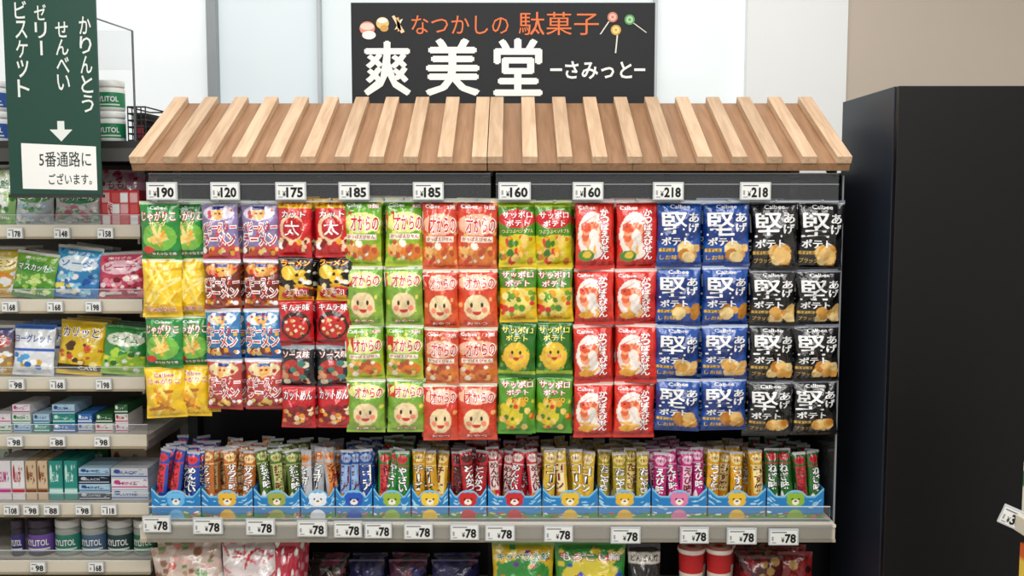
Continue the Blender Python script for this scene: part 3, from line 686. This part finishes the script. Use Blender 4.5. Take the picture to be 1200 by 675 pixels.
# black wire basket on the top shelf
def basket():
    m=MB(); x1=-.994; x0=MX(151,150,.14)+.002; z0=GZ[0];h=.09
    for k in range(6):
        z=z0+.003+h*k/5
        m.tube([(x0,.13,z),(x1,.13,z),(x1,.3,z),(x0,.3,z),(x0,.13,z)],.0022,'#1a1a1a')
    for k in range(5):
        x=x0+(x1-x0)*k/4; m.tube([(x,.3,z0+.003),(x,.13,z0+.003),(x,.13,z0+.003+h)],.0018,'#1a1a1a')
    m.box(x0+.006,x1-.006,.15,.28,z0+.004,z0+.075,'#1c1c20',PLAST,.003); m.box(x0+.012,x0+.036,.145,.149,z0+.01,z0+.045,'#a83040',PLAST)
    m.obj('wire_basket')
basket()
m=MB(); xa=MX(157,100,.12)
m.box(xa-.002,xa+.002,.117,.123,GZ[0]+.001,MZ(36,.12),'#5a5e62',PLAST)
m.tube([(xa,.12,MZ(36,.12)),(xa-.2,.12,MZ(6,.12))],.0022,'#8a9094')
m.box(xa-.14,xa-.002,.119,.121,GZ[0]+.19,MZ(36,.12),'#fff',ACR)
m.obj('acrylic_pop_holder')

# ------------------------------------------------------------------ LOWER SHELF GOODS
def low(u0,u1,v0,ops,texts,y=.03,**k): return stand_bag(u0,u1,v0,0,ops,texts,y=y,z=ZL+.0005,name=k.pop('name','snack_bag_on_lower_shelf'),rows=k.pop('rows',3),step=.06,**k)
low(178,262,641,[('bg','#c8b4a8'),('dots',90,3,0,0,1,1,.05,['#e4d4c8','#c85a4a','#a88868','#e0b0a8','#5a8a4a','#f0e8e0','#8a5a40'])],[],d=.035,tiltr=-8)
low(258,330,636,[('bg','#d8cccc'),('sticks',50,4,0,0,1,1,.30,.035,['#c02434','#eee','#d05060','#e0b0b8'])],[],d=.035,rz=8)
low(318,348,640,[('bg','#b82a40'),('dots',30,5,0,0,1,1,.07,['#eee','#e090a0'])],[],d=.03)
low(576,650,638,[('bg','#d4b41a'),('r',0,0,1,.06,'#7aa834'),('e',.5,.35,.45,.16,'#2f8a34'),('dots',40,6,.03,.05,.97,.95,.05,['#c02a26','#2f8a34','#f0e090','#e08018','#6a328a'])],[('キャベツ太郎',.5,.17,.84,.08,'#1f7a2f','#fff')],d=.03)
low(650,735,638,[('bg','#2f8a34'),('e',.5,.4,.42,.22,'#dccb3c'),('dots',40,7,.03,.05,.97,.95,.05,['#c02a26','#dcc434','#f0e090','#2a52b8'])],[('もろこし輪',.5,.17,.84,.08,'#fff','#c8202a')],d=.03)
low(737,776,641,[('bg','#1c1a1c'),('r',0,.1,1,.22,'#d0ccc2'),('dots',16,7,.1,.5,.9,.9,.08,['#b8863a','#d8d0b8'])],[('どんどん焼',.5,.16,.86,.07,'#1c1a1c')],d=.03)
low(868,920,655,[('bg','#5a1a20'),('dots',14,7,0,0,1,1,.1,['#a82a30','#3a1014','#c8a060'])],[],y=.12)
low(905,955,650,[('bg','#982626'),('dots',14,8,0,0,1,1,.1,['#c83a30','#3a1014','#d8b070'])],[],y=.15)
for k,(a,b) in enumerate(((360,405),(408,450),(455,500),(505,560))):
    low(a,b,658,[('bg',['#3a2a2a','#2a2a5a','#5a2a4a','#2a2a60'][k]),('dots',14,k,0,0,1,1,.12,['#6a4a3a','#8a3a5a','#2a1a1a','#3a3a7a'])],[],y=.28,rows=2)
def cup(u,v0,y,w_px,name='instant_snack_cup'):
    x=MX(u,v0,y); r=w_px/2/(F/(y+D)); zt_=MZ(v0,y); m=MB(); h=zt_-ZL
    c='#b82426'; w='#dcd0c6'
    m.lathe([(r*.68,0,w),(r*.70,.002,c),(r*.84,h*.5,c),(r*.85,h*.501,w),(r*.9,h*.7,w),(r*.901,h*.701,c),(r*.96,h*.93,c),(r*.97,h*.931,w),(r*1.04,h*.95,w),(r*1.04,h*.985,w),(r,h*.99,'#c8524e'),(r*.6,h,'#d8b8a8'),(r*.2,h,'#b82426')],0,0,36,PAPER)
    m.obj(name,loc=(x,y+r,ZL+.0005))
for u in (813,846): cup(u,645,.02,32); cup(u+3,640,.13,32)

# ------------------------------------------------------------------ BLACK CABINET
def cab():
    yn=-.11; x0=MX(1052,100,yn); zt3=MZ(100,yn)
    m=MB(); x1=x0+.9
    yf2=.30
    m.box(x0,x1,yn+.02,yf2,0,zt3,'#1c222d',BLACKP,.002)
    m.box(x0+.003,x1,yn,yn+.019,.08,zt3-.001,'#0d0b0c',BLACKP,.002)
    m.box(x0+.02,x1-.02,yn+.005,yn+.03,0,.08,'#0a0a0a',BLACKP)
    m.obj('black_cabinet')
cab()
# ------------------------------------------------------------------ RIGHT FOREGROUND SHELF (runs towards the viewer)
def fshelf():
    yf=-.62; yn=-1.25
    e=empty('foreground_shelf_unit')
    x0=MX(1185,610,yf); z=MZ(598,yf)
    m=MB()
    for zz in (z,z-.24,z-.46): 
        m.box(x0,x0+.36,yn,yf,zz-.018,zz,'#b9b4aa',PAINT,.002); m.box(x0-.010,x0,yn,yf,zz-.030,zz+.004,'#c9c2b2',PAINT,.002)
    m.box(x0+.36,x0+.38,yn,yf,0,z+.3,'#55534f',PAINT); m.box(x0+.02,x0+.36,yn,yf,0,.1,'#55534f',PAINT)
    m.obj('shelves',e)
    t=tag(1190,608,yf-.03,'388',34,24,rot=(0,math.radians(20),math.radians(-25)))
    for (v,zb,c,c2) in ((538,z,'#d8d4ca','#2f7a44'),(632,z-.24,'#d0602a','#e0c04a')):
        h=MZ(v,yf)-zb
        for j in range(3):
            xx=x0+.012; y0=yf-.012-(j+1)*.1
            m=MB(); m.box(xx,xx+.16,y0,y0+.095,zb+.0004,zb+h,c,PAPER,.001)
            S=lambda X,Y,e_=0: np.stack([np.full(np.shape(X),xx-.0004-e_),y0+.095*(1-X),zb+h*(1-Y)],1)
            m.sheet(S,20,20,[('bg',c),('r',0,.2,1,.45,c2),('dots',8,3,0,.5,1,1,.1,[c2,'#fff'])],PAPER,smooth=False)
            S2=flatS(xx+.08,zb+h/2,.158,h*.98,y0-.0004)
            m.sheet(S2,20,20,[('bg',c),('r',0,.2,1,.45,c2),('dots',8,3,0,.5,1,1,.1,[c2,'#fff'])],PAPER,smooth=False); m.obj('snack_carton')
fshelf()

# ------------------------------------------------------------------ LIGHTS
w=bpy.data.worlds.new('world'); scene.world=w; w.use_nodes=True
w.node_tree.nodes['Background'].inputs[0].default_value=(1,.98,.96,1); w.node_tree.nodes['Background'].inputs[1].default_value=.36
def area(name,loc,sx,sy,p,rot=(0,0,0),c=(1,.98,.95)):
    l=bpy.data.lights.new(name,'AREA'); l.shape='RECTANGLE'; l.size=sx;l.size_y=sy;l.energy=p;l.color=c
    o=bpy.data.objects.new(name,l); coll.objects.link(o); o.location=loc;o.rotation_euler=rot; return o
area('ceiling_light_panel',(0,-1.0,2.97),3.6,.14,38)
area('ceiling_light_panel',(0,-2.3,2.97),3.6,.16,48,(math.radians(15),0,0))
area('ceiling_light_panel',(0,-3.6,2.9),3.6,.2,42,(math.radians(35),0,0))
area('ceiling_light_panel',(-.3,.2,2.97),3.0,.15,14)
